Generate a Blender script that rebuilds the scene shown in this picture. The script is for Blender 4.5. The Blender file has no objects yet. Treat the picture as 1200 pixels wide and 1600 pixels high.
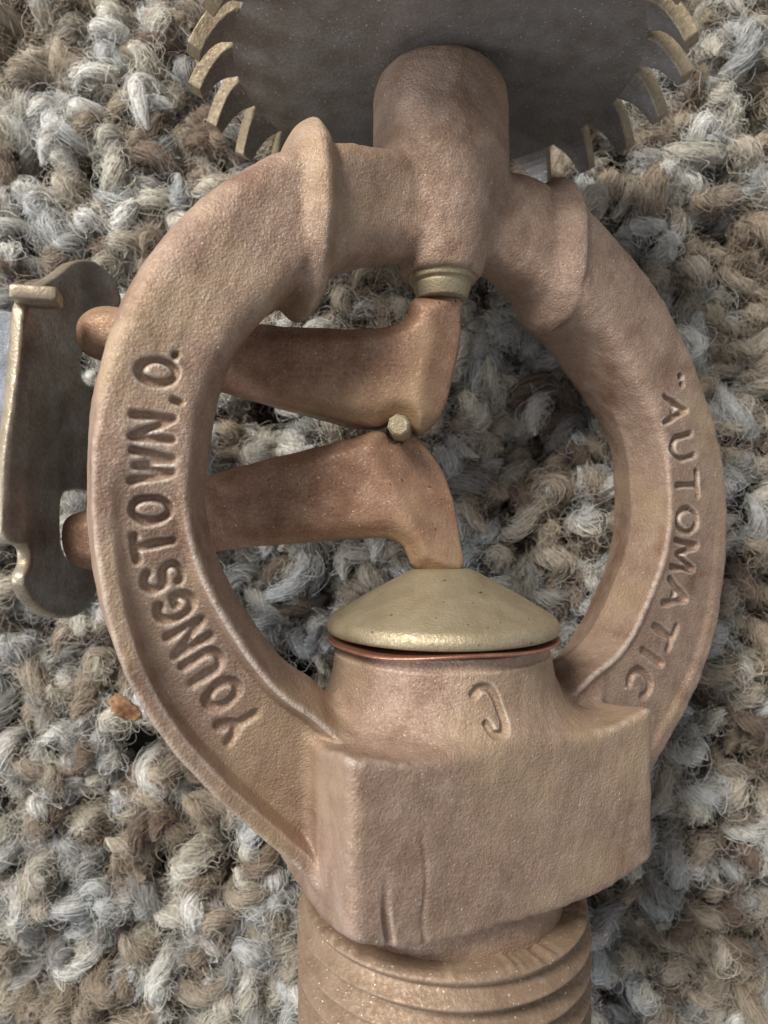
import bpy, math, random
import numpy as np
from mathutils import Vector

random.seed(7)
rng = np.random.default_rng(11)
S = 0.01                       # one millimetre of the real thing, in scene units (0.1 m each)
sc = bpy.context.scene
sc.unit_settings.system = 'METRIC'
sc.unit_settings.scale_length = 0.1
col = sc.collection

DX, DZ = -0.3, -2.2            # the deflector's centre sits a little off the casting's axis, mm
ZA = 17.0                      # height of the sprinkler's axis over the carpet backing, mm
CAM = 50.0                     # camera above the axis, mm
X0 = 4.2                       # axis position in x, mm
PHI = math.radians(25)         # roll of the casting about its own axis
CP, SP = math.cos(PHI), math.sin(PHI)
F = 1080.0                     # focal length in pixels of the 1200 x 1600 photograph

# ------------------------------------------------------------------ camera
cd = bpy.data.cameras.new('camera')
cam = bpy.data.objects.new('camera', cd)
col.objects.link(cam)
cam.location = (0, 0, (ZA + CAM) * S)
cam.rotation_euler = (0, 0, 0)
cd.sensor_fit = 'VERTICAL'
cd.sensor_height = 36
cd.lens = F / 1600 * 36
cd.clip_start = 0.01
cd.clip_end = 100
cd.dof.use_dof = True
cd.dof.focus_distance = 46.5 * S
cd.dof.aperture_fstop = 5.5
sc.camera = cam

# ------------------------------------------------------------------ world and lights
w = bpy.data.worlds.new('World')
sc.world = w
w.use_nodes = True
bg = w.node_tree.nodes['Background']
bg.inputs[0].default_value = (0.92, 0.95, 1.0, 1)
bg.inputs[1].default_value = 0.39


def area(name, loc, target, sx, sy, power, color):
    l = bpy.data.lights.new(name, 'AREA')
    l.shape = 'RECTANGLE'
    l.size, l.size_y = sx, sy
    l.energy = power
    l.color = color
    o = bpy.data.objects.new(name, l)
    col.objects.link(o)
    o.location = loc
    d = Vector(target) - Vector(loc)
    o.rotation_euler = d.to_track_quat('-Z', 'Y').to_euler()
    return o


area('window_light', (-4.5, -1.1, 2.6), (0, 0.2, 0.1), 1.7, 1.5, 150, (0.88, 0.92, 1.0))
area('room_light', (-1.4, 1.9, 2.2), (-0.1, 0.2, 0.1), 1.1, 0.9, 128, (1.0, 0.95, 0.88))

sc.view_settings.view_transform = 'Standard'
sc.view_settings.look = 'None'
sc.view_settings.exposure = 0.12
sc.view_settings.gamma = 1.0
sc.cycles.max_bounces = 6
sc.cycles.diffuse_bounces = 3
sc.cycles.glossy_bounces = 3


# ------------------------------------------------------------------ materials
class NT:
    def __init__(self, name):
        self.m = bpy.data.materials.new(name)
        self.m.use_nodes = True
        self.t = self.m.node_tree
        self.b = self.t.nodes['Principled BSDF']

    def n(self, typ, **kw):
        nd = self.t.nodes.new(typ)
        for k, v in kw.items():
            if k.startswith('i_'):
                key = k[2:]
                nd.inputs[int(key) if key.isdigit() else key].default_value = v
            else:
                setattr(nd, k, v)
        return nd

    def l(self, a, b):
        self.t.links.new(a, b)

    def ramp(self, src, stops):
        r = self.n('ShaderNodeValToRGB')
        el = r.color_ramp.elements
        while len(el) < len(stops):
            el.new(0.5)
        for e, (p, c) in zip(el, stops):
            e.position = p
            e.color = (*c, 1) if len(c) == 3 else c
        self.l(src, r.inputs[0])
        return r

    def noise(self, scale, detail=3, rough=0.55, vec=None):
        nd = self.n('ShaderNodeTexNoise')
        nd.inputs['Scale'].default_value = scale
        nd.inputs['Detail'].default_value = detail
        nd.inputs['Roughness'].default_value = rough
        self.l(vec if vec else self.coord, nd.inputs['Vector'])
        return nd

    @property
    def coord(self):
        if not hasattr(self, '_c'):
            self._c = self.n('ShaderNodeTexCoord').outputs['Object']
        return self._c


def bronze(name, base, dark, light, metallic=0.6, rough=0.5, grain=(420, 0.35), lump=(90, 0.25),
           speck=None, pits=None, gold=None, wear_glint=0.0):
    """weathered metal: colour mottling, fine grain relief, coarser lumps, optional bright specks and dark pits"""
    k = NT(name)
    n1 = k.noise(55, 4, 0.6)
    r1 = k.ramp(n1.outputs[0], [(0.3, dark), (0.52, base), (0.75, light)])
    n2 = k.noise(grain[0] * 0.8, 2)
    r2 = k.ramp(n2.outputs[0], [(0.3, (0.80, 0.78, 0.76)), (0.55, (1, 1, 1)), (0.72, (1.22, 1.2, 1.15))])
    mx = k.n('ShaderNodeMix', data_type='RGBA', blend_type='MULTIPLY')
    mx.inputs[0].default_value = 0.8
    k.l(r1.outputs[0], mx.inputs[6])
    k.l(r2.outputs[0], mx.inputs[7])
    out = mx.outputs[2]
    if pits:
        n3 = k.noise(pits[0], 1)
        r3 = k.ramp(n3.outputs[0], [(0.0, (0.3, 0.27, 0.25)), (pits[1], (0.3, 0.27, 0.25)), (pits[1] + 0.03, (1, 1, 1))])
        m3 = k.n('ShaderNodeMix', data_type='RGBA', blend_type='MULTIPLY')
        m3.inputs[0].default_value = 1
        k.l(out, m3.inputs[6])
        k.l(r3.outputs[0], m3.inputs[7])
        out = m3.outputs[2]
    if speck:
        n4 = k.noise(speck[0], 0)
        r4 = k.ramp(n4.outputs[0], [(speck[1], (0, 0, 0)), (speck[1] + 0.04, (1, 1, 1))])
        m4 = k.n('ShaderNodeMix', data_type='RGBA')
        k.l(r4.outputs[0], m4.inputs[0])
        k.l(out, m4.inputs[6])
        m4.inputs[7].default_value = (*speck[2], 1)
        out = m4.outputs[2]
    if gold:
        n5 = k.noise(9, 3, 0.6)
        r5 = k.ramp(n5.outputs[0], [(0.50, (0, 0, 0)), (0.68, (0.75, 0.75, 0.75))])
        m5 = k.n('ShaderNodeMix', data_type='RGBA')
        k.l(r5.outputs[0], m5.inputs[0])
        k.l(out, m5.inputs[6])
        m5.inputs[7].default_value = (*gold, 1)
        out = m5.outputs[2]
        n6 = k.noise(14, 3, 0.6)
        r6 = k.ramp(n6.outputs[0], [(0.30, (0.62, 0.52, 0.46)), (0.46, (1, 1, 1))])
        m6 = k.n('ShaderNodeMix', data_type='RGBA', blend_type='MULTIPLY')
        m6.inputs[0].default_value = 0.8
        k.l(out, m6.inputs[6])
        k.l(r6.outputs[0], m6.inputs[7])
        out = m6.outputs[2]
    if wear_glint:  # paler convex edges: rubbed metal, with edge glints of light painted into the colour
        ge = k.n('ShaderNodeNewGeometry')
        rw = k.ramp(ge.outputs['Pointiness'], [(0.515, (0, 0, 0)), (0.56, (wear_glint,) * 3)])
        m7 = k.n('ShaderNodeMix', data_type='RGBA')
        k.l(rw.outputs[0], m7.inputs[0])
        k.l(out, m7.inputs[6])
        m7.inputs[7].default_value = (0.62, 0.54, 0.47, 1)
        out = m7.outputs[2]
    k.l(out, k.b.inputs['Base Color'])
    k.b.inputs['Metallic'].default_value = metallic
    rr = k.ramp(n2.outputs[0], [(0.3, (rough + 0.12,) * 3), (0.7, (max(rough - 0.14, 0.1),) * 3)])
    k.l(rr.outputs[0], k.b.inputs['Roughness'])
    g = k.noise(grain[0], 3, 0.6)
    b1 = k.n('ShaderNodeBump')
    b1.inputs['Strength'].default_value = grain[1]
    b1.inputs['Distance'].default_value = 0.0012
    k.l(g.outputs[0], b1.inputs['Height'])
    g2 = k.noise(lump[0], 3, 0.5)
    b2 = k.n('ShaderNodeBump')
    b2.inputs['Strength'].default_value = lump[1]
    b2.inputs['Distance'].default_value = 0.005
    k.l(g2.outputs[0], b2.inputs['Height'])
    k.l(b1.outputs[0], b2.inputs['Normal'])
    k.l(b2.outputs[0], k.b.inputs['Normal'])
    return k.m


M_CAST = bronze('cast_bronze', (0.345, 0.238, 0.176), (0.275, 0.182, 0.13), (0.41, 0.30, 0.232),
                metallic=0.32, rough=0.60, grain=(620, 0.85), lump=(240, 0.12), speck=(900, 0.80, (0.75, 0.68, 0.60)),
                gold=(0.43, 0.315, 0.195), wear_glint=0.75)
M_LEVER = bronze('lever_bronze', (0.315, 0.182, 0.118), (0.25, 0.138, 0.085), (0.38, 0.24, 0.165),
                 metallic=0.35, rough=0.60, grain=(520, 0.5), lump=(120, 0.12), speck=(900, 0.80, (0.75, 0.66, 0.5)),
                 pits=(260, 0.23), gold=(0.42, 0.30, 0.17), wear_glint=0.4)
M_CAP = bronze('brass_cap', (0.39, 0.325, 0.215), (0.32, 0.26, 0.165), (0.44, 0.38, 0.265),
               metallic=0.55, rough=0.52, grain=(600, 0.45), lump=(90, 0.05), pits=(240, 0.22))
M_THREAD = bronze('turned_bronze', (0.29, 0.205, 0.14), (0.235, 0.16, 0.105), (0.34, 0.25, 0.175),
                  metallic=0.35, rough=0.6, grain=(450, 0.45), lump=(90, 0.1), speck=(620, 0.79, (0.7, 0.62, 0.5)))
M_COPPER = bronze('copper_gasket', (0.42, 0.21, 0.145), (0.33, 0.15, 0.1), (0.5, 0.27, 0.18), metallic=0.7, rough=0.4,
                  grain=(500, 0.2), lump=(100, 0.1))
M_DISC = bronze('tarnished_plate', (0.29, 0.265, 0.245), (0.23, 0.195, 0.165), (0.34, 0.325, 0.31), metallic=0.5, rough=0.5,
                grain=(500, 0.35), lump=(60, 0.03), speck=(560, 0.765, (0.6, 0.6, 0.62)))
M_TOOTH = bronze('tooth_bronze', (0.26, 0.205, 0.13), (0.18, 0.135, 0.085), (0.34, 0.275, 0.18), metallic=0.35, rough=0.6,
                 grain=(460, 0.5), lump=(120, 0.2))
M_LINK = bronze('link_plate', (0.235, 0.22, 0.205), (0.18, 0.145, 0.115), (0.30, 0.30, 0.30), metallic=0.6, rough=0.42,
                grain=(500, 0.2), lump=(60, 0.08))
M_EDGE = bronze('link_edge', (0.33, 0.275, 0.20), (0.26, 0.21, 0.15), (0.42, 0.38, 0.32), metallic=0.55, rough=0.48,
                grain=(500, 0.3), lump=(90, 0.1))


# ------------------------------------------------------------------ object helpers
def tag(o, label=None, cat=None, group=None, kind=None):
    for k, v in (('label', label), ('category', cat), ('group', group), ('kind', kind)):
        if v:
            o[k] = v
    return o


def mesh_obj(name, verts_mm, faces, mat, parent=None, smooth=True, origin=None, matidx=None):
    """verts in world millimetres; origin (mm) is where the object's own origin sits"""
    v = np.asarray(verts_mm, dtype=np.float64)
    if origin is None:
        origin = v.mean(0)
    origin = np.asarray(origin, float)
    v = (v - origin) * S
    me = bpy.data.meshes.new(name)
    if isinstance(faces, np.ndarray):
        n, k = faces.shape
        me.vertices.add(len(v))
        me.vertices.foreach_set('co', v.astype(np.float32).ravel())
        me.loops.add(n * k)
        me.loops.foreach_set('vertex_index', faces.astype(np.int32).ravel())
        me.polygons.add(n)
        me.polygons.foreach_set('loop_start', np.arange(0, n * k, k, dtype=np.int32))
        me.update(calc_edges=True)
    else:
        me.from_pydata(v.tolist(), [], faces)
        me.update()
    me.validate()
    for m in (mat if isinstance(mat, (list, tuple)) else [mat]):
        me.materials.append(m)
    if smooth:
        me.polygons.foreach_set('use_smooth', np.ones(len(me.polygons), dtype=bool))
    if matidx is not None:
        me.polygons.foreach_set('material_index', np.asarray(matidx, dtype=np.int32))
    o = bpy.data.objects.new(name, me)
    col.objects.link(o)
    if parent is not None:
        o.parent = parent
        pl = np.array(parent['_origin'])
        o['_origin'] = [float(t) for t in origin]
        o.location = Vector((origin - pl) * S)
    else:
        o['_origin'] = [float(t) for t in origin]
        o.location = Vector(origin * S)
    return o


def local2world(p):
    """casting coordinates (x across the ring, y along the axis, z out of its face) -> world mm"""
    p = np.asarray(p, float)
    return np.stack([X0 + p[..., 0] * CP + p[..., 2] * SP, p[..., 1], ZA - p[..., 0] * SP + p[..., 2] * CP], -1)


def on_cast(px, py, z):
    """where the sight line through a photo pixel meets the casting's plane z"""
    a = (px - 600) / F
    x = (a * (CAM - z * CP) - X0 - z * SP) / (CP - a * SP)
    return x, (800 - py) / F * (CAM + x * SP - z * CP)


def at_depth(px, py, d):
    return (px - 600) / F * d, (800 - py) / F * d


# ------------------------------------------------------------------ implicit surface mesher
def surface_nets(fn, lo, hi, h):
    ax = [np.arange(a, b + h, h) for a, b in zip(lo, hi)]
    X, Y, Z = np.meshgrid(*ax, indexing='ij')
    V = fn(X.ravel(), Y.ravel(), Z.ravel()).reshape(X.shape)
    nx, ny, nz = V.shape
    offs = [(i, j, k) for i in (0, 1) for j in (0, 1) for k in (0, 1)]
    neg = V < 0
    cnt = np.zeros((nx - 1, ny - 1, nz - 1), dtype=np.int8)
    for i, j, k in offs:
        cnt += neg[i:nx - 1 + i, j:ny - 1 + j, k:nz - 1 + k]
    act = np.argwhere((cnt > 0) & (cnt < 8))
    cid = -np.ones(cnt.shape, dtype=np.int64)
    cid[tuple(act.T)] = np.arange(len(act))
    cv = np.stack([V[act[:, 0] + i, act[:, 1] + j, act[:, 2] + k] for i, j, k in offs], 1)
    acc = np.zeros((len(act), 3))
    num = np.zeros(len(act))
    for a in range(8):
        for b in range(a + 1, 8):
            pa, pb = np.array(offs[a]), np.array(offs[b])
            if np.abs(pa - pb).sum() != 1:
                continue
            va, vb = cv[:, a], cv[:, b]
            m = (va < 0) != (vb < 0)
            t = np.where(m, va / np.where(m, va - vb, 1), 0)
            acc += np.where(m[:, None], pa + t[:, None] * (pb - pa), 0)
            num += m
    P = (act + acc / num[:, None]) * h + np.array(lo)
    quads = []
    for d in range(3):
        e1, e2 = (d + 1) % 3, (d + 2) % 3
        s0 = [slice(1, -1)] * 3
        s1 = [slice(1, -1)] * 3
        s0[d] = slice(0, -1)
        s1[d] = slice(1, None)
        A, B = neg[tuple(s0)], neg[tuple(s1)]
        idx = np.argwhere(A != B)
        base = idx.copy()
        for e in (e1, e2):
            base[:, e] += 1
        fl = A[tuple(idx.T)]
        def c(o1, o2):
            q = base.copy()
            q[:, e1] += o1
            q[:, e2] += o2
            return cid[tuple(q.T)]
        q = np.stack([c(-1, -1), c(0, -1), c(0, 0), c(-1, 0)], 1)
        q[~fl] = q[~fl][:, ::-1]
        quads.append(q)
    Q = np.concatenate(quads)
    Q = Q[(Q >= 0).all(1)]
    return P, Q


def subdivide(P, Q):
    E = np.concatenate([Q[:, [i, (i + 1) % 4]] for i in range(4)])
    E.sort(1)
    key = E[:, 0] * len(P) + E[:, 1]
    u, inv = np.unique(key, return_inverse=True)
    mid = (P[u // len(P)] + P[u % len(P)]) / 2
    cen = P[Q].mean(1)
    nq = len(Q)
    em = [inv[i * nq:(i + 1) * nq] + len(P) for i in range(4)]
    cc = np.arange(nq) + len(P) + len(mid)
    Q2 = np.concatenate([np.stack([Q[:, i], em[i], cc, em[(i - 1) % 4]], 1) for i in range(4)])
    return np.concatenate([P, mid, cen]), Q2


def relax(P, Q, it=2):
    a = np.concatenate([Q[:, i] for i in range(4)])
    b = np.concatenate([Q[:, (i + 1) % 4] for i in range(4)])
    n = np.bincount(a, minlength=len(P)) + np.bincount(b, minlength=len(P))
    for _ in range(it):
        M = np.stack([np.bincount(a, P[b, k], len(P)) + np.bincount(b, P[a, k], len(P)) for k in range(3)], 1)
        P = P * 0.4 + 0.6 * M / np.maximum(n, 1)[:, None]
    return P


def project(fn, P, it=3, e=0.03, cap=0.12):
    for _ in range(it):
        x, y, z = P.T
        d = fn(x, y, z)
        g = np.stack([fn(x + e, y, z) - fn(x - e, y, z), fn(x, y + e, z) - fn(x, y - e, z),
                      fn(x, y, z + e) - fn(x, y, z - e)], 1) / (2 * e)
        gl = (g ** 2).sum(1) + 1e-3
        st = g * (d / gl)[:, None]
        ln = np.linalg.norm(st, axis=1, keepdims=True) + 1e-9
        P = P - st * np.minimum(1, cap / ln)
    return P


def smin(a, b, k):
    h = np.clip(0.5 + 0.5 * (b - a) / k, 0, 1)
    return b * (1 - h) + a * h - k * h * (1 - h)


def smax(a, b, k):
    return -smin(-a, -b, k)


def sstep(a, b, x):
    t = np.clip((x - a) / (b - a), 0, 1)
    return t * t * (3 - 2 * t)


def catmull(pts, n=6, closed=True):
    p = np.asarray(pts, float)
    N = len(p)
    out = []
    for i in range(N if closed else N - 1):
        if closed:
            a, b, c, d = p[(i - 1) % N], p[i], p[(i + 1) % N], p[(i + 2) % N]
        else:
            a, b, c, d = p[max(i - 1, 0)], p[i], p[i + 1], p[min(i + 2, N - 1)]
        for t in np.arange(n) / n:
            out.append(0.5 * ((2 * b) + (c - a) * t + (2 * a - 5 * b + 4 * c - d) * t * t + (3 * b - a - 3 * c + d) * t ** 3))
    if not closed:
        out.append(p[-1])
    return np.array(out)


def seg_dist(X, Y, a, b):
    dx, dy = b[0] - a[0], b[1] - a[1]
    t = np.clip(((X - a[0]) * dx + (Y - a[1]) * dy) / (dx * dx + dy * dy + 1e-12), 0, 1)
    return np.hypot(X - a[0] - t * dx, Y - a[1] - t * dy)


class Grid2:
    """a distance field of closed outlines or pen strokes, looked up bilinearly"""
    def __init__(self, lo, hi, h):
        self.lo, self.h = lo, h
        self.ax = np.arange(lo[0], hi[0], h)
        self.ay = np.arange(lo[1], hi[1], h)
        self.X, self.Y = np.meshgrid(self.ax, self.ay, indexing='ij')

    def poly(self, pts):
        D = np.full(self.X.shape, 1e9)
        ins = np.zeros(self.X.shape, bool)
        N = len(pts)
        for i in range(N):
            a, b = pts[i], pts[(i + 1) % N]
            D = np.minimum(D, seg_dist(self.X, self.Y, a, b))
            if a[1] != b[1]:
                cr = ((a[1] > self.Y) != (b[1] > self.Y)) & (self.X < (b[0] - a[0]) * (self.Y - a[1]) / (b[1] - a[1]) + a[0])
                ins ^= cr
        self.D = np.where(ins, -D, D)
        return self

    def strokes(self, segs, reach=1.5):
        self.D = np.full(self.X.shape, 9.0)
        for a, b in segs:
            i0 = max(int((min(a[0], b[0]) - reach - self.lo[0]) / self.h), 0)
            i1 = int((max(a[0], b[0]) + reach - self.lo[0]) / self.h) + 1
            j0 = max(int((min(a[1], b[1]) - reach - self.lo[1]) / self.h), 0)
            j1 = int((max(a[1], b[1]) + reach - self.lo[1]) / self.h) + 1
            s = (slice(i0, i1), slice(j0, j1))
            self.D[s] = np.minimum(self.D[s], seg_dist(self.X[s], self.Y[s], a, b))
        return self

    def __call__(self, x, y):
        fx = np.clip((x - self.lo[0]) / self.h, 0, self.D.shape[0] - 1.001)
        fy = np.clip((y - self.lo[1]) / self.h, 0, self.D.shape[1] - 1.001)
        i, j = fx.astype(int), fy.astype(int)
        u, v = fx - i, fy - j
        D = self.D
        return (D[i, j] * (1 - u) * (1 - v) + D[i + 1, j] * u * (1 - v) + D[i, j + 1] * (1 - u) * v + D[i + 1, j + 1] * u * v)


WV = rng.normal(size=(14, 3))
WV /= np.linalg.norm(WV, axis=1, keepdims=True)
WP = rng.uniform(0, 6.28, 14)


def wobble(x, y, z, f):
    """smooth unevenness of a casting, about -1..1"""
    r = 0
    for k in range(14):
        r = r + np.sin((x * WV[k, 0] + y * WV[k, 1] + z * WV[k, 2]) * f * (0.7 + 0.09 * k) + WP[k])
    return r / 4.5


# ------------------------------------------------------------------ the cast frame
outer_pts = [(-10.6, -22.6), (-12.6, -20.9), (-14.6, -18.8), (-17.5, -15.7), (-20.0, -12.4), (-21.7, -9.1), (-22.8, -5.5),
             (-23.35, -2.0), (-23.5, 2.05), (-23.3, 6.2), (-22.5, 10.0), (-21.2, 13.3), (-19.3, 16.3), (-17.2, 18.7),
             (-14.6, 20.9), (-13.0, 22.0), (-10.4, 23.4), (-6, 24.6), (0, 25.6), (6.0, 25.2), (9.6, 23.6), (13.0, 21.4),
             (16.9, 18.4), (20.35, 14.4), (22.8, 9.4), (24.3, 4.2), (24.7, -1.6), (24.0, -7.4), (22.2, -12.5),
             (19.9, -15.9), (17.2, -19.0), (13.5, -22.6), (6, -24.5), (-5, -24.5)]
hole_pts = [(0, 18.2), (-4.6, 17.3), (-7.0, 16.6), (-8.9, 15.6), (-11.5, 13.9), (-13.3, 12.3), (-15.1, 9.7), (-16.2, 6.4),
            (-16.75, 2.4), (-16.8, 0.0), (-15.9, -3.3), (-13.9, -6.9), (-12.0, -9.4), (-10.0, -11.0), (-7, -13.2),
            (0, -14.2), (7, -13.6), (10.4, -11.8), (13.6, -9.8), (16.6, -5.2), (17.9, -1.6), (18.0, 2.1), (17.5, 5.3),
            (16.3, 7.9), (14.3, 10.9), (12.2, 13.2), (10.2, 14.6), (8.2, 15.8), (6.1, 17.1), (3.2, 18.0)]
LO, HI = (-30, -34), (32, 38)
g_outer = Grid2(LO, HI, 0.125).poly(catmull(outer_pts, 5))
g_hole = Grid2(LO, HI, 0.125).poly(catmull(hole_pts, 5))


def arc(cx, cy, rx, ry, a0, a1, n=10):
    return [(cx + rx * math.cos(math.radians(a0 + (a1 - a0) * i / n)), cy + ry * math.sin(math.radians(a0 + (a1 - a0) * i / n)))
            for i in range(n + 1)]


GL = {
    'Y': [[(-.36, .5), (0, 0.02), (.36, .5)], [(0, 0), (0, -.5)]],
    'O': [arc(0, 0, .36, .48, 0, 360, 16)],
    'U': [[(-.34, .5), (-.34, -.12)] + arc(0, -.14, .34, .34, 180, 360) + [(.34, .5)]],
    'N': [[(-.34, -.5), (-.34, .5), (.34, -.5), (.34, .5)]],
    'G': [arc(0, 0, .37, .48, 50, 330, 14) + [(.34, -.05), (.05, -.05)]],
    'S': [arc(0, .24, .3, .25, 30, 230, 8) + arc(0, -.25, .32, .25, 70, -150, 10)],
    'T': [[(-.38, .48), (.38, .48)], [(0, .48), (0, -.5)]],
    'W': [[(-.46, .5), (-.24, -.5), (0, .4), (.24, -.5), (.46, .5)]],
    ',': [[(.0, -.42), (-.06, -.6)]],
    '.': [[(0, -.46), (0.02, -.48)]],
    ':': [[(-.1, -.1), (-.09, -.12)], [(.12, .05), (.13, .06)]],
    'A': [[(-.38, -.5), (0, .5), (.38, -.5)], [(-.22, -.15), (.22, -.15)]],
    'M': [[(-.42, -.5), (-.36, .5), (0, -.35), (.36, .5), (.42, -.5)]],
    'I': [[(0, .5), (0, -.5)]],
    'C': [arc(0, 0, .36, .5, 50, 310, 14)],
}


def lettering(seq, height, width):
    """seq: (character, photo x, photo y) along an arm of the ring, in reading order"""
    P = [on_cast(px, py, 4.0) for _, px, py in seq]
    segs = []
    for i, (ch, _, _) in enumerate(seq):
        a, b = np.array(P[max(i - 1, 0)]), np.array(P[min(i + 1, len(P) - 1)])
        t = (b - a) / np.linalg.norm(b - a)
        up = np.array([-t[1], t[0]])
        c = np.array(P[i])
        jt = random.uniform(-.06, .06)
        for st in GL[ch]:
            q = [c + t * (u * width + jt * v) + up * (v * height) for u, v in st]
            segs += list(zip(q[:-1], q[1:]))
    return segs


left_seq = [('Y', 383, 1142), ('O', 356, 1093), ('U', 325, 1046), ('N', 300, 1000), ('G', 277, 952), ('S', 257, 903),
            ('T', 241, 851), ('O', 237, 795), ('W', 238, 727), ('N', 239, 667), (',', 245, 622), ('O', 246, 580), ('.', 246, 552)]
right_seq = [(':', 1066, 594), ('A', 1056, 640), ('U', 1067, 698), ('T', 1074, 757), ('O', 1074, 812), ('M', 1071, 868),
             ('A', 1060, 930), ('T', 1040, 988), ('I', 1023, 1028), ('C', 1003, 1068)]
segs = lettering(left_seq, 2.05, 1.75) + lettering(right_seq, 2.25, 2.6)
g_text = Grid2(LO, HI, 0.07).strokes(segs)
cx_, cy_ = on_cast(768, 1112, 8.4)
csegs = []
q = catmull([(cx_ + 0.05 + u * 1.9, cy_ + v * 2.7) for u, v in ((-.42, .34), (-.2, .48), (.1, .46), (.3, .26), (.4, -.05), (.42, -.33), (.22, -.5), (-.05, -.48),
                                                        (-.16, -.3))], 4, False)
csegs += list(zip(q[:-1], q[1:]))
g_c = Grid2(LO, HI, 0.1).strokes(csegs)


def frame_sdf(x, y, z):
    do = g_outer(x, y)
    dh = g_hole(x, y)
    az = np.abs(z)
    side = sstep(-3, 3, x)                       # 0 on the left arm, 1 on the right arm
    low = sstep(13, 5, y)
    bl = 1.6 * az / 4.0
    br = np.where(z < 0, 1.9, 0.15) * az / 4.0
    bevel = (bl * (1 - side) + br * side) * low
    din = bevel - dh
    hz = 4.0 - (0.95 * sstep(10.2, 9.0, np.abs(x)) + 0.9 * sstep(9.0, 4.0, np.abs(x))) * sstep(9, 15, y)
    ei = dh - np.where(z > 0, (1.5 * (1 - side)) * low, 0)
    rec = (1.5 * (1 - side) + 0.25 * side) * sstep(4, -13, y) * sstep(0.85, 1.6, -do) * sstep(0.35, 0.95, ei)
    rec = np.where(z > 0, rec, 0)
    txt = np.where(z > 0, (0.46 - 0.12 * sstep(-2, -12, y)) * sstep(0.33 + 0.10 * sstep(0, -12, y), 0.08, g_text(x, y) + 0.05 * wobble(x, y, z, 3.0)), 0)
    dz = az - hz + rec + txt
    kk = 0.38 + 1.7 * sstep(2, 15, y)
    ring = smax(smax(do, din, kk), dz, kk)
    # raised ribs across the top arms
    for sg, xc, yc in ((-1, -10.3, 19.0), (1, 9.3, 19.9)):
        xo = np.abs((x - xc) * sg - 0.25)
        rad = (6.05 if sg < 0 else 5.6) - 0.75 * np.clip(xo, 0, 4) ** 1.5
        el = ((((np.abs(y - yc) / 1.05) ** 2.3 + (np.abs(z) * 1.24) ** 2.3 + 1e-6) ** (1 / 2.3)) - rad) * 0.85
        rib = smax(smax((x - xc) - 0.55, -(x - xc) - (1.5 if sg < 0 else 1.0), 0.45), el, 0.6)
        ring = smin(ring, rib, 0.5 if sg < 0 else 0.7)
    r = np.sqrt(x * x + z * z)
    # boss that carries the deflector
    rb = 2.85 + 2.15 * np.clip((y - 17.0) / 8.5, 0, 1)
    sh = 2.2 * np.clip((y - 18.0) / 15.0, 0, 1)
    rq = np.sqrt((x - sh * SP) ** 2 + (z + sh * CP) ** 2)
    boss = smax(smax((rq - rb) * 0.95, y - 32.95, 2.6), 16.9 - y, 0.4)
    ring = smin(ring, boss, 0.45)
    ring = smin(ring, smax(rq - 1.2, np.abs(y - 31.5) - 1.7, 0.1), 0.1)
    # wrench block with turned shoulder and turned underside
    ytop = -14.9 + np.clip(r - 9.2, 0, 9) * 0.38
    ybot = -24.9 + 0.5 * (np.sqrt((r - 10.9) ** 2 + 1) + (r - 10.9)) * 0.5
    bx = smax(np.abs(x - 0.15) - 11.1, np.abs(z) - 9.2, 1.0)
    crk = 0.42 * sstep(0.34, 0.05, np.abs(x + 8.6 + 0.25 * np.sin(y * 0.8))) * sstep(-19.5, -23.5, y)
    crk = crk + 0.10 * sstep(0.22, 0.05, np.abs(x + 6.4 + 0.12 * np.sin(y * 1.3))) * sstep(-17.0, -20, y)
    bx = bx + np.where(z > 5, crk, 0)
    t = np.clip((-10.0 - y) / 5.0, 0, 1.0)
    rn = 7.75 + 0.3 * t + 1.25 * t * t
    cm = np.where(z > 0, 0.34 * sstep(0.36, 0.08, g_c(x, y)), 0)
    turned = smax(smin((r - rn) * 0.95, (y - ytop) * 0.92, 3.2) + cm, y + 9.8, 0.25)
    blk = smax(smax(bx, turned, 0.7), (ybot - y) * 0.85, 0.5)
    body = smin(ring, blk, 0.9)
    body = smin(body, smax(r - 7.55, np.abs(y + 9.7) - 0.6, 0.15), 0.12)
    # collar above the thread
    body = smin(body, smax(r - 8.45, np.abs(y + 26.1) - 1.3, 0.3), 0.2)
    w1 = wobble(x, y, z, 1.4)
    w2 = wobble(x + 9, y - 4, z + 2, 4.5)
    return body + 0.035 * w1 + 0.016 * w2


P, Q = surface_nets(frame_sdf, (-25.5, -29, -11), (26.8, 34.5, 11), 0.25)
P, Q = subdivide(P, Q)
P = project(frame_sdf, relax(P, Q), 3)
P = project(frame_sdf, relax(P, Q, 1), 1)

# the sprinkler itself: one thing, its origin under it on the pile
root = bpy.data.objects.new('fire_sprinkler', None)
col.objects.link(root)
root.empty_display_size = 0.05
root['_origin'] = [X0, 0.0, 4.0]
root.location = (X0 * S, 0, 4.0 * S)
tag(root, 'old bronze fire sprinkler head with oval frame, toothed deflector and lettered arms on carpet', 'fire sprinkler')

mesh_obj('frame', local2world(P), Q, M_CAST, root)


# ------------------------------------------------------------------ turned parts
def lathe(name, prof, mat, n=96, parent=root, wav=None, axis_x=X0, axis_z=ZA):
    """prof: (radius, y) list along the sprinkler's axis"""
    V, Fc = [], []
    m = len(prof)
    for i in range(n):
        a = 2 * math.pi * i / n
        for r, y in prof:
            dy = wav(a, r) if wav else 0
            V.append((axis_x + r * math.sin(a), y + dy, axis_z + r * math.cos(a)))
    for i in range(n):
        j = (i + 1) % n
        for k in range(m - 1):
            Fc.append((i * m + k, j * m + k, j * m + k + 1, i * m + k + 1))
    return mesh_obj(name, V, Fc, mat, parent)


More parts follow.
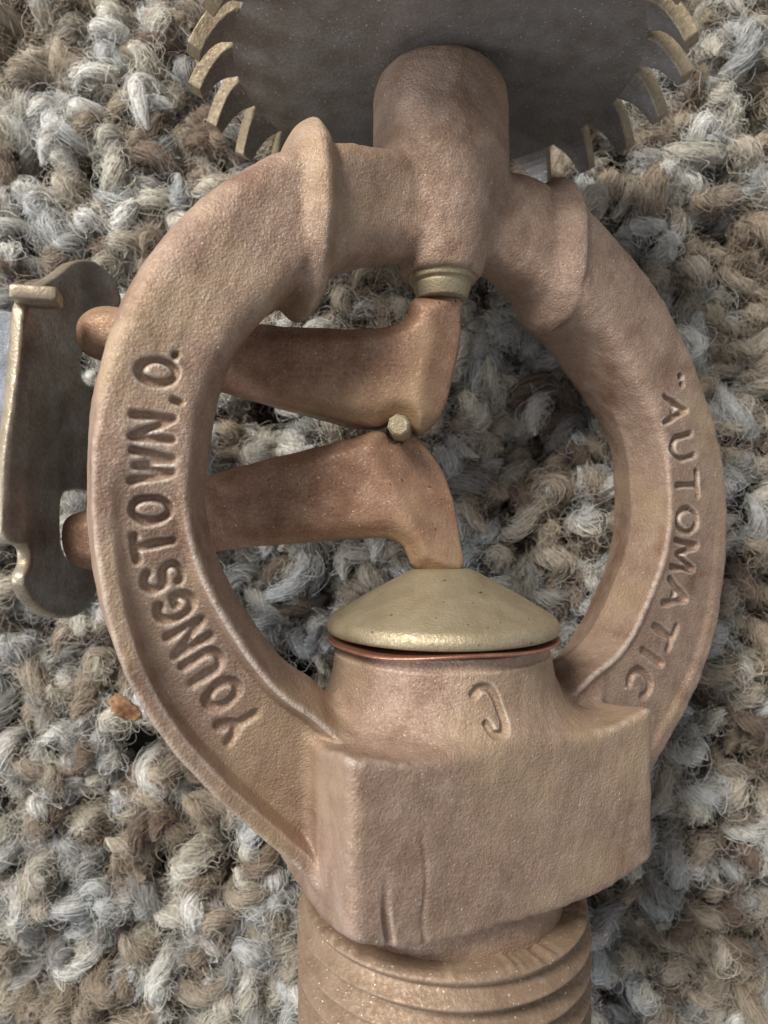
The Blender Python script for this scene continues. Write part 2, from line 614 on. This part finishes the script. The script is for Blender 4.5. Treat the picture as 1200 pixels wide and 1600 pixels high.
def rounded(prof, r=0.12, n=3):
    """round the corners of a lathe profile"""
    p = [np.array(q, float) for q in prof]
    out = [tuple(p[0])]
    for i in range(1, len(p) - 1):
        a, b, c = p[i - 1], p[i], p[i + 1]
        la, lc = np.linalg.norm(a - b), np.linalg.norm(c - b)
        rr = min(r, la * .45, lc * .45)
        s_, e_ = b + (a - b) / la * rr, b + (c - b) / lc * rr
        for k in range(n + 1):
            t = k / n
            out.append(tuple((1 - t) ** 2 * s_ + 2 * t * (1 - t) * b + t * t * e_))
    out.append(tuple(p[-1]))
    return out


lathe('valve_cap', rounded([(0.01, -4.05), (1.95, -4.05), (2.6, -4.35), (5.0, -5.65), (7.3, -7.0), (8.1, -7.5), (8.35, -8.05),
                            (8.2, -8.5), (0.01, -8.55)], 0.35), M_CAP, 128)
lathe('copper_gasket', rounded([(0.01, -8.78), (8.2, -8.78), (8.32, -8.85), (8.32, -8.95), (8.15, -9.03), (0.01, -9.03)], 0.05),
      M_COPPER, 160, wav=lambda a, r: (0.17 * math.sin(a * 2 + 0.6) + 0.09 * math.sin(5 * a + 1)) * (r / 8.4) ** 6 - 0.04)
lathe('lever_seat', rounded([(0.01, 17.35), (2.35, 17.35), (2.45, 16.95), (2.38, 16.55), (2.08, 16.45), (2.1, 16.25), (1.8, 15.35),
                             (0.01, 15.3)], 0.08), M_CAP, 64)

# threaded end: one helical ridge, torn at its start, hollow bore
nt, pitch = 300, 1.72
torn = np.convolve(rng.normal(0, 1, nt + 2), [0.25, 0.5, 0.25], 'valid')
y_a, y_b = -26.9, -44.0
my = 300
V, Fc = [], []
for i in range(nt):
    a = 2 * math.pi * i / nt
    for k in range(my + 1):
        y = y_a + (y_b - y_a) * k / my
        ph = ((y_a - y) / pitch - a / (2 * math.pi)) % 1.0
        tri = abs(ph - 0.5) * 2
        ridge = min(1.0, max(0.0, (tri - 0.04) * 1.12))
        r = 10.4 - 0.95 * (1 - ridge) + 0.06 * math.sin(7 * a) * math.exp(-k / 6)
        r += 0.004 * (y - y_a)
        lead = sstep(0.0, 1.3, y_a - y)
        r = r * lead + 10.05 * (1 - lead)
        yy = y
        if k < 7:
            yy -= 0.25 * sstep(0.25, 0.7, a) * sstep(1.5, 1.0, a) * (1 - k / 7)
            jag = (0.12 + 0.16 * sstep(0.3, 0.6, math.sin(a + 0.1))) * torn[i] * (0.5 + 0.5 * math.sin(5 * a))
            yy += jag * (1 - k / 7)
            r -= 0.5 * (1 - k / 7) ** 2 + 0.05 * abs(torn[(i + 7) % nt]) * (1 - k / 7)
        V.append((X0 + r * math.sin(a), yy, ZA + r * math.cos(a)))
m1 = my + 1
for i in range(nt):
    j = (i + 1) % nt
    for k in range(my):
        Fc.append((i * m1 + k, j * m1 + k, j * m1 + k + 1, i * m1 + k + 1))
b0 = len(V)
for (r, y) in ((7.0, y_a - 0.2), (8.2, y_b), (7.0, y_b), (7.0, -34.0)):
    for i in range(nt):
        a = 2 * math.pi * i / nt
        V.append((X0 + r * math.sin(a), y, ZA + r * math.cos(a)))
for i in range(nt):
    j = (i + 1) % nt
    Fc.append((b0 + i, b0 + j, j * m1, i * m1))
    Fc.append((i * m1 + my, j * m1 + my, b0 + nt + j, b0 + nt + i))
    Fc.append((b0 + nt + i, b0 + nt + j, b0 + 2 * nt + j, b0 + 2 * nt + i))
    Fc.append((b0 + 2 * nt + i, b0 + 2 * nt + j, b0 + 3 * nt + j, b0 + 3 * nt + i))
mesh_obj('threaded_end', V, Fc, M_THREAD, root)

# ------------------------------------------------------------------ deflector with bent teeth
YD, RD = 33.0, 15.0

defl = lathe('deflector', rounded([(0.01, YD), (RD, YD), (RD, YD + 0.98), (0.01, YD + 0.98)], 0.05), M_DISC, 156, axis_x=X0 + DX, axis_z=ZA + DZ)
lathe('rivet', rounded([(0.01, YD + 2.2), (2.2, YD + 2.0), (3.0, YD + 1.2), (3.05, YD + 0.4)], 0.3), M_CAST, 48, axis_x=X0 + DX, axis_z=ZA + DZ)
NT_ = 24
prof_t = [(14.4, YD + .57, 3.5), (15.0, YD + .57, 3.35), (15.55, YD + .34, 3.15), (16.05, YD + .08, 2.8), (16.5, YD - .32, 2.4),
          (16.95, YD - .85, 2.0), (17.4, YD - 1.5, 1.6), (17.8, YD - 2.2, 1.2)]
for it in range(NT_):
    a = math.radians(80.5) + 2 * math.pi * it / NT_
    tw = random.uniform(-.10, .10)
    dd = random.uniform(-0.15, 0.25)
    rd = np.array([math.sin(a), 0, math.cos(a)])
    tg = np.array([math.cos(a), 0, -math.sin(a)])
    bite = random.uniform(0.94, 1.06)
    V = []
    n = len(prof_t)
    for k, (R, y, wd) in enumerate(prof_t):
        t = k / (n - 1)
        R2, y2 = R - dd * t * t * .6, y - dd * t * t
        if k < n - 1:
            dR, dy = prof_t[k + 1][0] - R, prof_t[k + 1][1] - y
        ln = math.hypot(dR, dy)
        nr, ny_ = -dy / ln, dR / ln            # upward normal of the strip
        th = 0.55 - 0.05 * t
        c = np.array([X0 + DX, y2, ZA + DZ]) + rd * R2 + tg * tw * 2 * t * t
        for sy, sx in ((1, -1), (1, 1), (-1, 1), (-1, -1)):
            V.append(c + (rd * nr + np.array([0, ny_, 0])) * th * sy + tg * wd * bite / 2 * sx)
    Fc = [(3, 2, 1, 0)]
    mi = [0]
    for k in range(n - 1):
        for q in range(4):
            q2 = (q + 1) % 4
            Fc.append((k * 4 + q, k * 4 + q2, k * 4 + 4 + q2, k * 4 + 4 + q))
            mi.append(1 if q in (0, 2) else 0)
    Fc.append(tuple((n - 1) * 4 + q for q in range(4)))
    mi.append(0)
    o = mesh_obj('tooth', V, Fc, [M_TOOTH, M_DISC], defl, smooth=False, matidx=mi)
    bv = o.modifiers.new('bevel', 'BEVEL')
    bv.width = 0.0009
    bv.segments = 2
    bv.limit_method = 'ANGLE'
    bv.angle_limit = math.radians(40)

# ------------------------------------------------------------------ levers (flat castings, lying parallel to the carpet)
LEV_D = 48.3                    # distance of their faces from the camera, mm


def outline(pts, d):
    return [at_depth(px, py, d) for px, py in pts]


up_pts = outline([(648, 458), (720, 458), (724, 485), (722, 525), (714, 570), (703, 612), (690, 645), (662, 671), (648, 668),
                  (632, 652), (612, 652), (592, 662), (560, 660), (520, 652), (445, 632), (345, 603), (250, 577), (165, 558), (125, 548),
                  (110, 530), (108, 503), (120, 482), (150, 470), (200, 474), (300, 488), (410, 500), (480, 505), (560, 507),
                  (610, 502), (636, 487)], LEV_D)
lo_pts = outline([(652, 892), (723, 892), (724, 850), (716, 790), (700, 742), (678, 703), (652, 677), (640, 676), (628, 690),
                  (612, 690), (602, 674), (585, 671), (555, 679), (500, 694), (410, 716), (330, 738), (240, 764), (145, 792), (100, 803),
                  (86, 822), (86, 855), (98, 880), (130, 893), (200, 887), (340, 862), (450, 851), (560, 843), (605, 843),
                  (632, 858)], LEV_D)


def make_lever(pts, facet):
    g = Grid2((-26, -8), (8, 18), 0.1).poly(catmull(pts, 3))

    def f(x, y, z):
        d = g(x, y)
        front = z - 2.0
        # broad chamfers along the long edges and a dressed facet at the elbow
        ch = (front + d * 0.9 + 0.95) * 0.74
        fc = (front + ((x - facet[0]) * facet[2] + (y - facet[1]) * facet[3]) * 0.62) * 0.85
        s = smax(smax(d, front, 0.3), ch, 0.3)
        s = smax(s, fc, 0.22)
        s = smax(s, -2.6 - z, 0.5)
        return s + 0.03 * wobble(x, y, z, 2.2)
    xs = [p[0] for p in pts]
    ys = [p[1] for p in pts]
    P, Q = surface_nets(f, (min(xs) - 1, min(ys) - 1, -4), (max(xs) + 1, max(ys) + 1, 3.4), 0.22)
    P, Q = subdivide(P, Q)
    P = project(f, P, 2)
    P[:, 2] += ZA - 0.3
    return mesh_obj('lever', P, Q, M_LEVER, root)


fx1 = at_depth(668, 560, LEV_D)
fx2 = at_depth(622, 775, LEV_D)
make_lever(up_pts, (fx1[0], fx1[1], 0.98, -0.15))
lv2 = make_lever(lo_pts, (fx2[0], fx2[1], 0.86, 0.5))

# release pin wedged between the levers
px_, py_ = at_depth(623, 664, 46.9)
V, Fc = [], []
n = 8
for z, r, ox in ((0.0, 0.62, 0), (-0.14, 0.78, 0), (-1.5, 0.80, 0.1), (-4.2, 0.80, 0.3)):
    for i in range(n):
        a = 2 * math.pi * i / n + 0.2
        V.append((px_ + ox + r * math.cos(a), py_ - ox * 0.35 + r * math.sin(a), ZA + 3.1 + z))
Fc.append(tuple(range(n)))
for k in range(3):
    for i in range(n):
        j = (i + 1) % n
        Fc.append((k * n + j, k * n + i, (k + 1) * n + i, (k + 1) * n + j))
Fc.append(tuple(range(4 * n - 1, 3 * n - 1, -1)))
mesh_obj('pin', V, Fc, M_CAP, root, smooth=False)

# ------------------------------------------------------------------ solder link: a bent plate at the lever ends
# section of the plate seen from above: (x mm, distance below camera mm), from its near edge round to its far side
sec = np.array([(-24.3, 43.6), (-23.85, 45.0), (-24.1, 48.0), (-24.35, 51.0), (-24.3, 53.4), (-23.6, 55.3), (-22.2, 56.9), (-20.2, 58.0)])
sec = catmull(sec, 8, closed=False)
sl = np.concatenate([[0], np.cumsum(np.hypot(*(np.diff(sec, axis=0).T)))])
secpx = 600 + F * sec[:, 0] / sec[:, 1]


def link_uv(px, py):
    s = np.interp(px, secpx, sl) if px > secpx[0] else (px - secpx[0]) * 0.04
    d = np.interp(s, sl, sec[:, 1])
    return (s, (800 - py) / F * d)


lk = [(28, 470), (22, 560), (12, 640), (0, 720), (-2, 780), (-4, 846), (36, 850), (38, 880), (24, 905), (38, 936), (62, 956), (95, 966), (126, 956),
      (146, 925), (152, 893), (140, 880), (86, 872), (83, 800), (87, 768), (112, 763), (150, 768), (176, 765), (178, 612),
      (150, 612), (118, 597), (118, 540), (140, 500), (188, 482), (184, 455), (165, 425), (135, 407), (108, 411), (84, 432), (60, 446)]
lk = [link_uv(*p) for p in lk]


def chaikin(p):
    p = np.asarray(p, float)
    q = np.roll(p, -1, 0)
    return np.stack([p * .78 + q * .22, p * .22 + q * .78], 1).reshape(-1, 2)


g_l = Grid2((-3, -14), (22, 24), 0.08).poly(chaikin(chaikin(lk)))


def link_f(s, y, t):
    return smax(g_l(s, y) - 0.12, np.abs(t) - 0.5, 0.25) + 0.015 * wobble(s, y, t, 2)


P, Q = surface_nets(link_f, (-2.5, -13, -1.2), (18, 23, 1.2), 0.2)
ss = P[:, 0]
cx = np.interp(ss, sl, sec[:, 0])
cdp = np.interp(ss, sl, sec[:, 1]) + np.where(ss < 0, ss, 0)
tx, td = np.gradient(sec[:, 0], sl), np.gradient(sec[:, 1], sl)
tx, td = np.interp(ss, sl, tx), np.interp(ss, sl, td)
tn = np.hypot(tx, td)
nxp, nzp = td / tn, tx / tn
W = np.stack([cx + nxp * P[:, 2], P[:, 1], (ZA + CAM) - cdp + nzp * P[:, 2]], 1)
fc = P[Q].mean(1)
edge = (np.abs(np.abs(fc[:, 2])) < 0.43)
link = mesh_obj('solder_link', W, Q, [M_LINK, M_EDGE], root, matidx=edge.astype(int))


def slab(name, c, sz, mat, parent, rot=0.0, r=0.25, tilt=0.0):
    """small block with rounded edges, via the same mesher"""
    def f(x, y, z):
        return smax(smax(np.abs(x) - sz[0] / 2, np.abs(y) - sz[1] / 2, r), np.abs(z) - sz[2] / 2, r) + 0.02 * wobble(x, y, z, 2.5)
    P, Q = surface_nets(f, tuple(-s_ / 2 - .4 for s_ in sz), tuple(s_ / 2 + .4 for s_ in sz), 0.16)
    cr, sr = math.cos(rot), math.sin(rot)
    ct, st = math.cos(tilt), math.sin(tilt)
    x, y, z = P.T
    x, z = x * ct + z * st, -x * st + z * ct
    P = np.stack([x * cr - y * sr, x * sr + y * cr, z], 1) + np.array(c)
    return mesh_obj(name, P, Q, mat, parent)


lx, ly = at_depth(48, 458, 44.6)
slab('folded_lip', (lx, ly, ZA + CAM - 45.4), (2.9, 1.0, 2.4), M_EDGE, link, 0.02, 0.3, 0.25)

M_STEEL = bronze('worn_grey_plate', (0.36, 0.38, 0.42), (0.24, 0.24, 0.25), (0.5, 0.53, 0.58), metallic=0.5, rough=0.5,
                 grain=(400, 0.4), lump=(90, 0.1))
lx, ly = at_depth(10, 655, 46.2)
slab('cover_plate', (lx - 0.55, ly, ZA + CAM - 46.6), (2.6, 14.6, 0.9), M_STEEL, link, -0.045, 0.25, 0.35)


# ------------------------------------------------------------------ carpet
def wool_material():
    k = NT('wool')
    at = k.n('ShaderNodeAttribute', attribute_name='yarn_tint')
    k.l(at.outputs['Color'], k.b.inputs['Base Color'])
    k.b.inputs['Roughness'].default_value = 0.9
    k.b.inputs['Specular IOR Level'].default_value = 0.25
    k.b.inputs['Sheen Weight'].default_value = 0.15
    return k.m


M_WOOL = wool_material()


def core_material():
    k = NT('wool_core')
    at = k.n('ShaderNodeAttribute', attribute_name='yarn_tint')
    n1 = k.noise(260, 3)
    r = k.ramp(n1.outputs[0], [(0.3, (0.5, 0.48, 0.46)), (0.65, (0.95, 0.95, 0.95))])
    mx = k.n('ShaderNodeMix', data_type='RGBA', blend_type='MULTIPLY')
    mx.inputs[0].default_value = 1
    k.l(at.outputs['Color'], mx.inputs[6])
    k.l(r.outputs[0], mx.inputs[7])
    k.l(mx.outputs[2], k.b.inputs['Base Color'])
    k.b.inputs['Roughness'].default_value = 1
    k.b.inputs['Specular IOR Level'].default_value = 0.1
    b = k.n('ShaderNodeBump')
    b.inputs['Strength'].default_value = 0.7
    b.inputs['Distance'].default_value = 0.002
    k.l(n1.outputs[0], b.inputs['Height'])
    k.l(b.outputs[0], k.b.inputs['Normal'])
    return k.m


M_CORE = core_material()
kb = NT('carpet_backing')
kn = kb.noise(40, 3)
kr = kb.ramp(kn.outputs[0], [(0.3, (0.035, 0.028, 0.022)), (0.7, (0.09, 0.075, 0.06))])
kb.l(kr.outputs[0], kb.b.inputs['Base Color'])
kb.b.inputs['Roughness'].default_value = 1

CX, CY = 52.0, 62.0
nb = 60
gx, gy = np.meshgrid(np.linspace(-CX, CX, nb), np.linspace(-CY, CY, nb), indexing='ij')
gz = -2.6 + 0.35 * np.sin(gx * 1.1) * np.sin(gy * 1.2)
V = np.stack([gx, gy, gz], -1).reshape(-1, 3)
Fc = [(i * nb + j, (i + 1) * nb + j, (i + 1) * nb + j + 1, i * nb + j + 1) for i in range(nb - 1) for j in range(nb - 1)]
carpet = mesh_obj('carpet', V, Fc, kb.m, origin=(0, 0, -2.6))
tag(carpet, 'grey, cream and brown shaggy wool loop carpet under the sprinkler head', 'carpet', kind='structure')

PAL = np.array([(0.66, 0.645, 0.60), (0.51, 0.515, 0.50), (0.56, 0.53, 0.455), (0.40, 0.34, 0.265), (0.30, 0.245, 0.185),
                (0.21, 0.16, 0.12), (0.30, 0.29, 0.27), (0.48, 0.43, 0.35)])
PW = np.array([0.17, 0.15, 0.15, 0.15, 0.11, 0.07, 0.08, 0.12])

NR, NS = 13, 10
tufts = []                                           # each: spine points (NR,3), radii (NR,), tint


def low_noise(x, y, s):
    return math.sin(x * 0.13 * s + 1.7 + 1.3 * math.sin(y * 0.11 * s)) * math.cos(y * 0.12 * s - 0.6 + math.sin(x * 0.09 * s))


step = 2.0
iy = 0
y = -CY + 2
while y < CY - 2:
    x = -CX + 2 + (iy % 2) * step / 2
    while x < CX - 2:
        bx_, by_ = x + random.uniform(-1.2, 1.2), y + random.uniform(-1.2, 1.2)
        L = random.uniform(4.5, 12.0)
        ang = random.uniform(0, 2 * math.pi)
        hgt = random.uniform(2.4, 6.8)
        dirv = np.array([math.cos(ang), math.sin(ang)])
        side = np.array([-dirv[1], dirv[0]])
        bend = random.uniform(-1.1, 1.1)
        lean = random.uniform(0.45, 1.0)
        t = np.linspace(0, 1, NR)
        loop = random.random() < 0.45
        th_end = math.pi * (random.uniform(0.85, 1.15) if loop else random.uniform(0.45, 0.75))
        th = t * th_end
        R = L / math.pi
        fwd = (1 - np.cos(th)) * R * lean
        up = np.maximum(np.sin(th), 0) ** 0.8 * hgt if loop else np.sin(np.clip(th, 0, math.pi / 2 + .55)) * hgt
        latr = bend * L * 0.25 * np.sin(t * math.pi) + 0.3 * np.sin(t * 9 + x)
        sp = np.stack([bx_ + dirv[0] * fwd + side[0] * latr, by_ + dirv[1] * fwd + side[1] * latr, -2.6 + up], 1)
        sp[:, 2] += 0.5 * low_noise(bx_, by_, 1.0)
        rad0 = random.uniform(0.50, 0.95)
        rad = rad0 * (0.75 + 0.35 * np.sin(t * math.pi * 0.9 + 0.25)) * (1 - 0.55 * np.clip((t - 0.86) / 0.14, 0, 1) ** 1.5)
        if not loop:
            rad = rad * (1 - 0.25 * sstep(0.6, 1.0, t))
        # press the pile down under the casting
        dxa = sp[:, 0] - X0
        lim = np.full(NR, 30.0)
        m_ = (np.abs(sp[:, 1] - 32.6) < 3.2) & (np.abs(dxa) < 18)
        lim[m_] = ZA + DZ - np.sqrt(np.maximum(18.2 ** 2 - dxa[m_] ** 2, 0)) - rad[m_] - 0.2
        m_ = (sp[:, 1] < -25) & (np.abs(dxa) < 10)
        lim[m_] = np.minimum(lim[m_], ZA - 10.6 - rad[m_])
        if (lim < sp[:, 2]).any():
            sp[:, 2] = np.minimum(sp[:, 2], lim)
            for _ in range(3):
                sp[1:-1, 2] = np.minimum(sp[1:-1, 2], (sp[:-2, 2] + sp[1:-1, 2] + sp[2:, 2]) / 3 + 0.05)
        # colours come in streaks: neighbours along the rows share a dye
        pw = PW.copy()
        s_ = low_noise(bx_, by_, 1.6)
        pw[:3] *= 1 + 0.9 * max(s_, -0.8)
        pw[3:6] *= 1 - 0.9 * min(s_, 0.8)
        c = PAL[rng.choice(len(PAL), p=pw / pw.sum())] * random.uniform(0.85, 1.15)
        tufts.append((sp, rad, c))
        x += step
    y += step * 0.87
    iy += 1


def frames(sp):
    T = np.gradient(sp, axis=0)
    T /= np.linalg.norm(T, axis=1, keepdims=True) + 1e-9
    ref = np.array([0.31, 0.2, 0.93])
    N = np.cross(T, ref)
    N /= np.linalg.norm(N, axis=1, keepdims=True) + 1e-9
    return T, N, np.cross(T, N)


tmpl = []
for k in range(NR - 1):
    for i in range(NS):
        j = (i + 1) % NS
        tmpl.append((k * NS + i, k * NS + j, (k + 1) * NS + j, (k + 1) * NS + i))
tmpl = np.array(tmpl)
th_ = np.arange(NS) / NS * 2 * math.pi


def core_mesh(tf):
    sp, rad, c = tf
    T, N, B = frames(sp)
    tw = np.linspace(0, 4.5, NR)[:, None]
    rr = rad[:, None] * 0.86 * (1 + 0.13 * np.cos(2 * (th_[None] - tw)) + rng.normal(0, 0.035, (NR, NS)))
    V = sp[:, None] + N[:, None] * (rr * np.cos(th_))[..., None] + B[:, None] * (rr * np.sin(th_))[..., None]
    return V.reshape(-1, 3)


NP = 11


def tuft_fibres(tf, n_lay, n_fly):
    """fibres laid round the yarn in a loose twist, and stray curly ones that stand off it"""
    sp, rad, c = tf
    T, N, B = frames(sp)
    n = n_lay + n_fly
    a0 = rng.uniform(0, 2 * math.pi, n)
    ln = np.where(np.arange(n) < n_lay, rng.uniform(0.3, 0.6, n), rng.uniform(0.15, 0.4, n))
    s0 = rng.uniform(-0.03, 1.0, n) * (1 - ln * 0.85)
    u = np.linspace(0, 1, NP)[None]
    s = np.clip(s0[:, None] + ln[:, None] * u, 0, 1) * (NR - 1)
    i = np.minimum(s.astype(int), NR - 2)
    f = (s - i)[..., None]
    lerp = lambda A: A[i] * (1 - f) + A[i + 1] * f
    pos, Nn, Bn = lerp(sp), lerp(N), lerp(B)
    rd = rad[i] * (1 - f[..., 0]) + rad[i + 1] * f[..., 0]
    tw = a0[:, None] + 4.5 * s / (NR - 1) + rng.normal(0, 0.5, (n, 1)) * u
    fly = (np.arange(n) >= n_lay)[:, None]
    amp = np.where(fly, 0.36, 0.11)
    ph1, ph2, fq = rng.uniform(0, 6.28, (n, 1)), rng.uniform(0, 6.28, (n, 1)), rng.uniform(3, 8.5, (n, 1))
    ro = rd * 0.95 + rng.uniform(-.04, .14, (n, 1)) + amp * np.sin(fq * u * 1.6 + ph1) + np.where(fly, rng.uniform(0.0, 1.1, (n, 1)) * np.sin(u * 3.14), 0)
    tw = tw + amp * 1.4 * np.sin(fq * u * 1.4 + ph2)
    pos = pos + Nn * (ro * np.cos(tw))[..., None] + Bn * (ro * np.sin(tw))[..., None]
    wb = np.where(fly, 0.30, 0.07)[..., None]
    pos = pos + wb * np.stack([np.sin(fq * u * 2.1 + ph2), np.cos(fq * u * 1.8 + ph1), np.sin(fq * u * 1.5 + ph1 + ph2)], -1)
    tint = c[None] * rng.uniform(0.8, 1.35, (n, 1)) + rng.normal(0, 0.012, (n, 3))
    rr = np.where(fly[:, 0], 0.015, 0.027) * rng.uniform(0.75, 1.25, n)
    return pos, np.clip(tint, 0.01, 0.9), rr


def tint_mesh(o, cols):
    at = o.data.color_attributes.new('yarn_tint', 'FLOAT_COLOR', 'POINT')
    at.data.foreach_set('color', np.concatenate([cols, np.ones((len(cols), 1))], 1).astype(np.float32).ravel())


def curves_obj(name, pos, tint, rr, parent, origin):
    n, k, _ = pos.shape
    cu = bpy.data.hair_curves.new(name)
    cu.add_curves([k] * n)
    p = ((pos - origin) * S).astype(np.float32)
    cu.position_data.foreach_set('vector', p.ravel())
    taper = 1 - 0.75 * np.abs(np.linspace(-1, 1, k)) ** 3
    ra = cu.attributes.get('radius') or cu.attributes.new('radius', 'FLOAT', 'POINT')
    ra.data.foreach_set('value', (rr[:, None] * taper[None] * S).astype(np.float32).ravel())
    ct = cu.attributes.new('yarn_tint', 'FLOAT_COLOR', 'CURVE')
    ct.data.foreach_set('color', np.concatenate([tint, np.ones((n, 1))], 1).astype(np.float32).ravel())
    cu.materials.append(M_WOOL)
    o = bpy.data.objects.new(name, cu)
    col.objects.link(o)
    o.parent = parent
    o['_origin'] = [float(t) for t in origin]
    o.location = Vector((np.asarray(origin) - np.array(parent['_origin'])) * S)
    return o


# the tufts that show largest in the picture are parts of their own, the others join the pile
def covered(x, y):
    if 10 ** 2 > 0 and abs(y) < 26:
        do = ((x - X0 + 0.5) / 25.0) ** 2 + (y / 25.0) ** 2
        di = ((x - X0 + 1.5) / 16.0) ** 2 + ((y - 3) / 14.0) ** 2
        if di < do < 1.1 and di > 1:
            return True
    if y < -12 and abs(x - X0) < 13:
        return True
    if y > 22 and abs(x - X0) < 17:
        return True
    return False


score = []
for i, (sp, rad, c) in enumerate(tufts):
    m = sp[sp[:, 2].argmax()]
    d = ZA + CAM - m[2]
    ix, iy_ = abs(m[0]) / d * F, abs(m[1]) / d * F
    vis = ix < 600 and iy_ < 800 and not covered(m[0] * 0.78, m[1] * 0.78)
    span = np.ptp(sp[:, 0]) + np.ptp(sp[:, 1])
    score.append((m[2] + 0.35 * span) if vis else -99)
order = np.argsort(score)[::-1]
single = set(int(i) for i in order[:300])

big_v, big_c, big_p, big_t, big_r = [], [], [], [], []
for i, tf in enumerate(tufts):
    V = core_mesh(tf)
    ctr = tf[0].mean(0)
    far = abs(ctr[0]) > 42 or abs(ctr[1]) > 54
    pos, tint, rr = tuft_fibres(tf, 20 if far else 66, 8 if far else 44)
    if i in single:
        o = mesh_obj('yarn_tuft', V, tmpl, M_CORE, carpet, origin=tf[0][0])
        tint_mesh(o, np.repeat(tf[2][None], len(V), 0))
        curves_obj('fibres', pos, tint, rr, o, tf[0][0])
    else:
        big_v.append(V)
        big_c.append(np.repeat(tf[2][None], len(V), 0))
        big_p.append(pos)
        big_t.append(tint)
        big_r.append(rr)
nbv = len(big_v)
F_all = (tmpl[None] + (np.arange(nbv) * NR * NS)[:, None, None]).reshape(-1, 4)
pile = mesh_obj('yarn_pile', np.concatenate(big_v), F_all, M_CORE, carpet, origin=(0, 0, -2.6))
pile['kind'] = 'stuff'
tint_mesh(pile, np.concatenate(big_c))
fz = curves_obj('fibres', np.concatenate(big_p), np.concatenate(big_t), np.concatenate(big_r), pile, np.array((0, 0, -2.6)))
fz['kind'] = 'stuff'

# ------------------------------------------------------------------ a crumb of dry leaf caught in the pile
kl = NT('dry_leaf')
n_ = kl.noise(220, 3)
r_ = kl.ramp(n_.outputs[0], [(0.3, (0.12, 0.055, 0.03)), (0.55, (0.27, 0.14, 0.065)), (0.8, (0.42, 0.29, 0.13))])
kl.l(r_.outputs[0], kl.b.inputs['Base Color'])
kl.b.inputs['Roughness'].default_value = 0.7
lx, ly = at_depth(199, 1104, 58.5)
V, Fc = [], []
nu, nv = 12, 6
for side_ in (0.09, -0.09):
    for i in range(nu):
        for j in range(nv):
            u, v = i / (nu - 1), j / (nv - 1) * 2 - 1
            wd = 0.75 * math.sin(math.pi * (0.12 + 0.8 * u)) ** 0.8 * (1 + 0.18 * math.sin(i * 2.7))
            V.append((lx + (u - .5) * 2.2 + v * wd * 0.75, ly - (u - .5) * 1.9 + v * wd * 0.8,
                      ZA + CAM - 58.5 + 0.5 * v * v + 0.25 * math.sin(u * 5) + side_ + 0.08 * math.sin(3 * v + 9 * u)))
h_ = nu * nv
for i in range(nu - 1):
    for j in range(nv - 1):
        a = i * nv + j
        Fc.append((a, a + nv, a + nv + 1, a + 1))
        Fc.append((h_ + a + 1, h_ + a + nv + 1, h_ + a + nv, h_ + a))
for i in range(nu - 1):
    a = i * nv
    Fc.append((a, h_ + a, h_ + a + nv, a + nv))
    a = i * nv + nv - 1
    Fc.append((a + nv, h_ + a + nv, h_ + a, a))
for j in range(nv - 1):
    Fc.append((j, j + 1, h_ + j + 1, h_ + j))
    a = (nu - 1) * nv + j
    Fc.append((a + 1, a, h_ + a, h_ + a + 1))
lf = mesh_obj('leaf_fragment', V, Fc, kl.m)
tag(lf, 'tiny orange brown crumb of dry leaf caught in the wool beside the left arm', 'leaf fragment')

for o in sc.objects:
    if '_origin' in o:
        del o['_origin']
